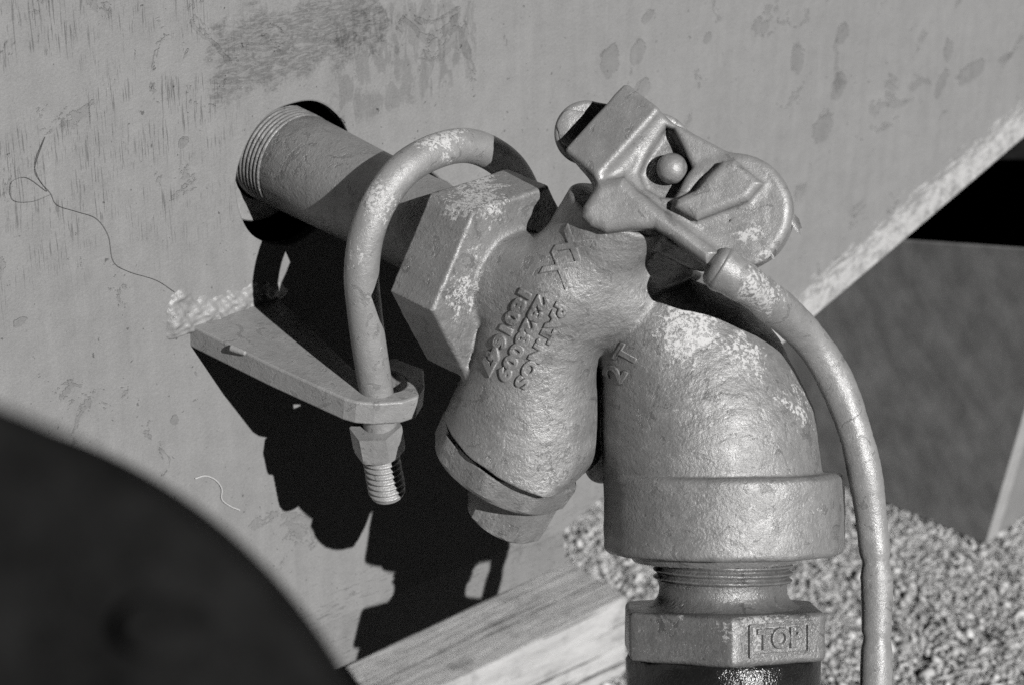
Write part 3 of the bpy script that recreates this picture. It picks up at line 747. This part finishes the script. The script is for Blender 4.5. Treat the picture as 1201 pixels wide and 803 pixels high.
HP = [(842, 313, 90), (866, 328, 86), (900, 352, 34), (945, 393, -30), (976, 438, -50), (998, 492, -50), (1013, 548, -52), (1022, 610, -60), (1028, 680, -62), (1028, 740, -64), (1027, 820, -66), (1024, 900, -68)]
def lever_fn(p): return smin(g_head(p), g_arm(p), 15)
lo = np.array([U(640, 340, 80)[0], U(600, 345, 80)[1], -40]); hi = np.array([U(960, 340, 80)[0], U(600, 90, 80)[1], 170])
v, f, nn = nets(lever_fn, lo, hi, 1.7)
wl = wearmap(v, [(770, 215, 130, 12, 0.6), (760, 235, 130, 14, 0.7), (790, 270, 130, 26, 0.6), (880, 275, 110, 30, 0.9), (900, 300, 110, 30, 0.9), (755, 110, 110, 18, 0.6), (705, 262, 120, 12, 0.5)])
split(v, f, nn, [g_head, g_arm], ['lever_head', 'lever_arm'], mLever, lev, wl)
hp = spline([U(*q) for q in HP], 14); k = len(hp); tt = np.linspace(0, 1, k)
hr = 1.5 * np.exp(-(tt / 0.12) ** 2) + 0.9 * np.sin(tt * 70) * np.exp(-(tt / 0.2) ** 2) + 21.5 - 4.3 * np.clip(tt * 1.4, 0, 1) + 0.6 * np.sin(tt * 37) + rng.normal(0, 0.15, k)
for c0, wd_, am in ((0.70, 0.012, -3.0), (0.83, 0.010, -2.2)):
    hr += am * np.exp(-((tt - c0) / wd_) ** 2)
def oval(th, s): return 1 + 0.10 * np.cos(2 * (th - 0.6)) + 0.06 * np.maximum(0, np.cos(th - 2.0)) ** 6
v, f = sweep(hp, hr, 40, oval); v = v + (lumps(v, 0.6, 0.09, 4))[:, None] * 0.7
mk('handle', v, f, mLever, lev, attrs={'wear': wearmap(v, [(905, 345, 120, 50, 0.95), (945, 385, 120, 30, 0.8), (1010, 520, 110, 40, 0.35), (1025, 700, 100, 60, 0.4)])})
# ball rivet
bm = bmesh.new(); bmesh.ops.create_uvsphere(bm, u_segments=40, v_segments=24, radius=18)
v = np.array([tuple(q.co) for q in bm.verts]) + U(788, 198, 47); f = [tuple(q.index for q in p.verts) for p in bm.faces]; bm.free()
mk('ball_rivet', v, f, mLever, lev)
# link plate behind the block with a flat rivet head
def g_link(p): return s_round_cone(np.concatenate([p[:, :2], 0 * p[:, 2:]], 1), np.r_[U(690, 150, 50)[:2], 0], np.r_[U(770, 176, 50)[:2], 0], 38, 50)
def g_link3(p):
    d2 = g_link(p) + 6; dy = np.abs(p[:, 2] + 26) - 11 + 6
    return np.minimum(np.maximum(d2, dy), 0) + np.sqrt(np.maximum(d2, 0) ** 2 + np.maximum(dy, 0) ** 2) - 6
v, f, nn = nets(g_link3, np.array([U(640, 0, 50)[0], U(0, 240, 50)[1], -46]), np.array([U(840, 0, 50)[0], U(0, 90, 50)[1], -6]), 2.0)
mk('link_plate', v, f, mLever, lev, normals=nn)
v, f = rings([(0, 24), (2.5, 23), (4, 20), (4.5, 6)], U(676, 152, -16), [0, 0, 1], 40, lambda d, th, r: r * (1 + 0.06 * np.sin(3 * th + 1) + 0.03 * np.sin(7 * th)))
mk('rivet_head', v, f, mLever, lev, sharp=40)

# ------------------------------------------------------------------ lifted paint flakes
def flake(parent, px, py, z, w, h, ang, tilt, mat, seed):
    r_ = np.random.default_rng(seed); k = 14; c = U(px, py, z)
    x = np.array([math.cos(ang), math.sin(ang), 0]); y = np.array([-math.sin(ang), math.cos(ang), 0]); zz = np.array([0, 0, 1.0])
    t = np.sort(np.arange(k) * 2 * math.pi / k + r_.uniform(-0.15, 0.15, k)); rr = r_.uniform(0.65, 1.1, k)
    rows = []
    for q in (0.5, 1.0):
        rows.append(np.stack([np.cos(t) * rr * w * q, np.sin(t) * rr * h * q], 1))
    P = np.concatenate([[[0, 0]], rows[0], rows[1]])
    lift = tilt * (P[:, 1] / h) * 0.5 * h + 0.35 * h * (P[:, 1] / h) ** 2 * np.sign(tilt) + r_.normal(0, 0.3, len(P))
    top = c + np.outer(P[:, 0], x) + np.outer(P[:, 1], y) + np.outer(lift, zz); bot = top - zz * 1.0
    f = []; N_ = len(P)
    for i in range(k):
        j = (i + 1) % k
        f += [(0, 1 + i, 1 + j), (1 + i, 1 + k + i, 1 + k + j, 1 + j)]
    f2 = [tuple(q + N_ for q in reversed(t_)) for t_ in f]
    side = [(1 + k + i, N_ + 1 + k + i, N_ + 1 + k + (i + 1) % k, 1 + k + (i + 1) % k) for i in range(k)]
    mk('paint_flake', np.concatenate([top, bot]), f + f2 + side, mat, parent, sharp=40)
for i, a_ in enumerate(((862, 262, 80, 10, 6, 0.4, 0.6), (892, 262, 82, 8, 5, -0.9, 0.7), (884, 290, 83, 9, 6, 0.2, 0.5), (905, 296, 85, 9, 5, -1.1, 0.8), (931, 258, 70, 20, 5, -1.1, 0.5), (876, 276, 81, 7, 5, 1.4, 0.8))):
    flake(lev, *a_, mLever, 40 + i)
for i, a_ in enumerate(((398, 212, -232, 13, 7, 0.5, 0.8), (414, 208, -228, 10, 5, 0.1, 0.9), (393, 186, -245, 8, 5, 1.4, 0.5))):
    flake(pipe, *a_, mPipe, 60 + i)

# ------------------------------------------------------------------ timber on the ground
def wood():
    m = M('weathered_wood'); gr = m.noise(1.0, 6, 0.72, 0.6, stretch=(9, 130, 60)); ck = m.noise(1.0, 3, 0.6, 0.8, stretch=(5, 210, 90), off=(3, 1, 2)); bl = m.noise(26, 5, 0.7); fi = m.noise(700, 3, 0.6)
    crack = m.step(ck, 0.40, 0.33); stain = m.step(bl, 0.50, 0.68)
    m.grey((gr - 0.5) * 0.7 + (fi - 0.5) * 0.25 + 0.66 - crack * 0.38 - stain * 0.20); m.rough(0.9); m.spec(0.15)
    m.bump(gr * 0.004 - crack * 0.004 + bl * 0.003, 1.0, 0.9); return m
def timber():
    h = 165.0
    m = wood()
    A, B, Cc, D = [ground(px, py, h) for px, py in ((395, 783), (668, 655), (738, 699), (455, 838))]
    d = nrm(B - A); A = A - d * 500; D = D - d * 500
    top = [A, B, Cc, D]; v = top + [p - UPW * (h - 1) for p in top]
    rot = np.stack([d, np.cross(UPW, d), UPW], 1)
    f = [(0, 3, 2, 1), (4, 5, 6, 7), (0, 1, 5, 4), (1, 2, 6, 5), (2, 3, 7, 6), (3, 0, 4, 7)]
    o = mk('timber', v, f, m, anchor=(A + B) / 2 - UPW * h, rot=rot, smooth=False)
    md = o.modifiers.new('edge', 'BEVEL'); md.width = 9 * S; md.segments = 4
    tag(o, 'pale weathered timber lying on the gravel below the tank', 'timber')
timber()

# ------------------------------------------------------------------ chute at the right
def chute():
    t = thing('chute', ground(1155, 637), 'dark grey leaning sheet steel chute behind the tank with an added black box for the shade above', 'chute')
    m = M('chute_grey'); st = m.noise(1.0, 3, 0.6, stretch=(38, 2.0, 38), rot=0.27); fi = m.noise(1200, 2, 0.6); bl = m.noise(22, 4, 0.6)
    m.grey((st - 0.5) * 0.75 + (fi - 0.5) * 0.06 + (bl - 0.5) * 0.12 + 0.54); m.rough(0.6)
    c = ground(1155, 637, 6); l = ground(860, 517, 6); r = ground(1290, 543, 6)
    pf = nrm(np.cross(c - l, onplane(1201, 480, c, nrm([0, 0, 1])) - c))
    nl = nrm(np.cross(l - c, UPW)); nl = nl if nl[2] > 0 else -nl
    up = nrm(onplane(1201, 480, c, nrm(nl + np.array([0, -0.25, 0]))) - c)
    nl = nrm(np.cross(l - c, up)); nl = nl if nl[2] > 0 else -nl
    ct = c + up * ((onplane(1254, 296, c, nl) - c) @ up); lt = onplane(900, 272, c, nl); 
    rt_ = r + (ct - c)
    th = nrm(np.cross(nl, UPW)) * 0 + nl * 6
    def slab(name, q, nrm_, mat, parent=t):
        nrm_ = nrm(nrm_); nrm_ = nrm_ if nrm_[2] > 0 else -nrm_
        v = list(q) + [p - nrm_ * 6 for p in q]
        o = mk(name, v, [(0, 1, 2, 3), (7, 6, 5, 4), (0, 4, 5, 1), (1, 5, 6, 2), (2, 6, 7, 3), (3, 7, 4, 0)], mat, parent, smooth=False)
        return o
    slab('left_panel', [l, c, ct, lt], nl, m)
    slab('right_panel', [c + nl * 0, r, rt_, ct], np.cross(r - c, ct - c), simple('bare_sheet_steel', 0.34, 0.6, 30, 0.12))
    nr = nrm(np.cross(r - c, up)); nr = nr if nr[2] > 0 else -nr; wr_ = nrm(r - c) * 46
    slab('corner_strip', [c + nr * 1.5, c + wr_ + nr * 1.5, ct + wr_ + nr * 1.5, ct + nr * 1.5], nr, simple('pale_strip_paint', 0.52, 0.6, 40, 0.25))  # paler strip laid along the corner
    # black box added as shade above the panels, closed on every side but the front
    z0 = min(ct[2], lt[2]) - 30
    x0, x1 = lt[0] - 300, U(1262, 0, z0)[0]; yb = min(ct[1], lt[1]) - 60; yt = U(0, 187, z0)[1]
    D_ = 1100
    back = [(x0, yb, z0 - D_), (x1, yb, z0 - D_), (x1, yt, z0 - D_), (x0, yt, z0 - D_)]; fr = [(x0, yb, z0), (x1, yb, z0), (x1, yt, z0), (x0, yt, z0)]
    mk('shade_box', back + fr, [(0, 1, 2, 3), (0, 4, 5, 1), (1, 5, 6, 2), (2, 6, 7, 3), (3, 7, 4, 0)], mDark, t, smooth=False)
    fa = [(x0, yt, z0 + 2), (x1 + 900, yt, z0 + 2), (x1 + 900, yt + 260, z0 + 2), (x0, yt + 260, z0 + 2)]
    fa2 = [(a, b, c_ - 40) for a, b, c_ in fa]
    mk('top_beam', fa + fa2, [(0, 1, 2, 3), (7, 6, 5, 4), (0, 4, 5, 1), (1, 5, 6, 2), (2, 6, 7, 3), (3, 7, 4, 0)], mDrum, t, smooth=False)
chute()

# ------------------------------------------------------------------ dark blurred drum near the lens
def drum():
    zc = 1950.0; c = U(-292, 1239, zc); R = 814 * (F - zc) / F
    t = thing('drum', ground(-292, 2600) if False else c - UPW * (c @ UPW - GROUND), 'dark out of focus round drum close to the lens at lower left', 'drum')
    ax = nrm([0.05, 0.05, 1.0])
    v, f = rings([(-260, R - 10), (-20, R - 4), (-6, R), (2, R - 4), (6, R - 14), (2, R - 40), (-4, R - 60), (-4, 40), (-4, 10)], c, ax, 160); mk('drum_shell', v, f, mDrum, t, sharp=50)
    q = U(195, 735, zc); 
    v, f = rings([(-8, 11), (-4.5, 12), (-3.5, 9), (-3.2, 3)], q + np.array([0, 0, 0]), ax, 40, lambda d, th, r: r * (1 + 0.55 * np.cos(th) ** 2)); mk('drum_lug', v, f, mDrum, t, sharp=40)
    foot = c - UPW * (c @ UPW - GROUND)
    v, f = rings([(0, 120), (10, 120), (14, 50), ((c @ UPW - GROUND) - R * 0.9, 50)], foot - np.array([0, 0, 130.0]) + UPW * 55, UPW, 32); mk('drum_stand', v, f, mDrum, t, sharp=40)
drum()

# ------------------------------------------------------------------ thread on the wall
def strands():
    m = simple('dark_fibre', 0.14, 0.7, 200, 0.02)
    pts = [(58, 228), (36, 236), (14, 234), (12, 214), (30, 208), (54, 224), (44, 208), (40, 190), (52, 160), (40, 196), (46, 212), (58, 226), (66, 240), (90, 248), (112, 256), (126, 276), (132, 306), (150, 318), (182, 328), (204, 342)]
    v, f = sweep(spline([wallpt(*q) + n * 2.0 for q in pts], 10), 0.28, 6); tag(mk('thread_strand', v, f, m), 'thin dark looped thread stuck on the tank wall at left', 'thread')
    m2 = simple('pale_fibre', 0.75, 0.7, 200, 0.05)
    pts = [(228, 560), (240, 557), (252, 562), (259, 572), (259, 584), (268, 592), (280, 597)]
    v, f = sweep(spline([wallpt(*q) + n * 2.0 for q in pts], 8), 0.8, 6); tag(mk('thread_strand', v, f, m2), 'short pale curved thread stuck on the tank wall beside the bracket shadow', 'thread')
strands()
for o in bpy.data.objects:
    if '_mw' in o: del o['_mw']
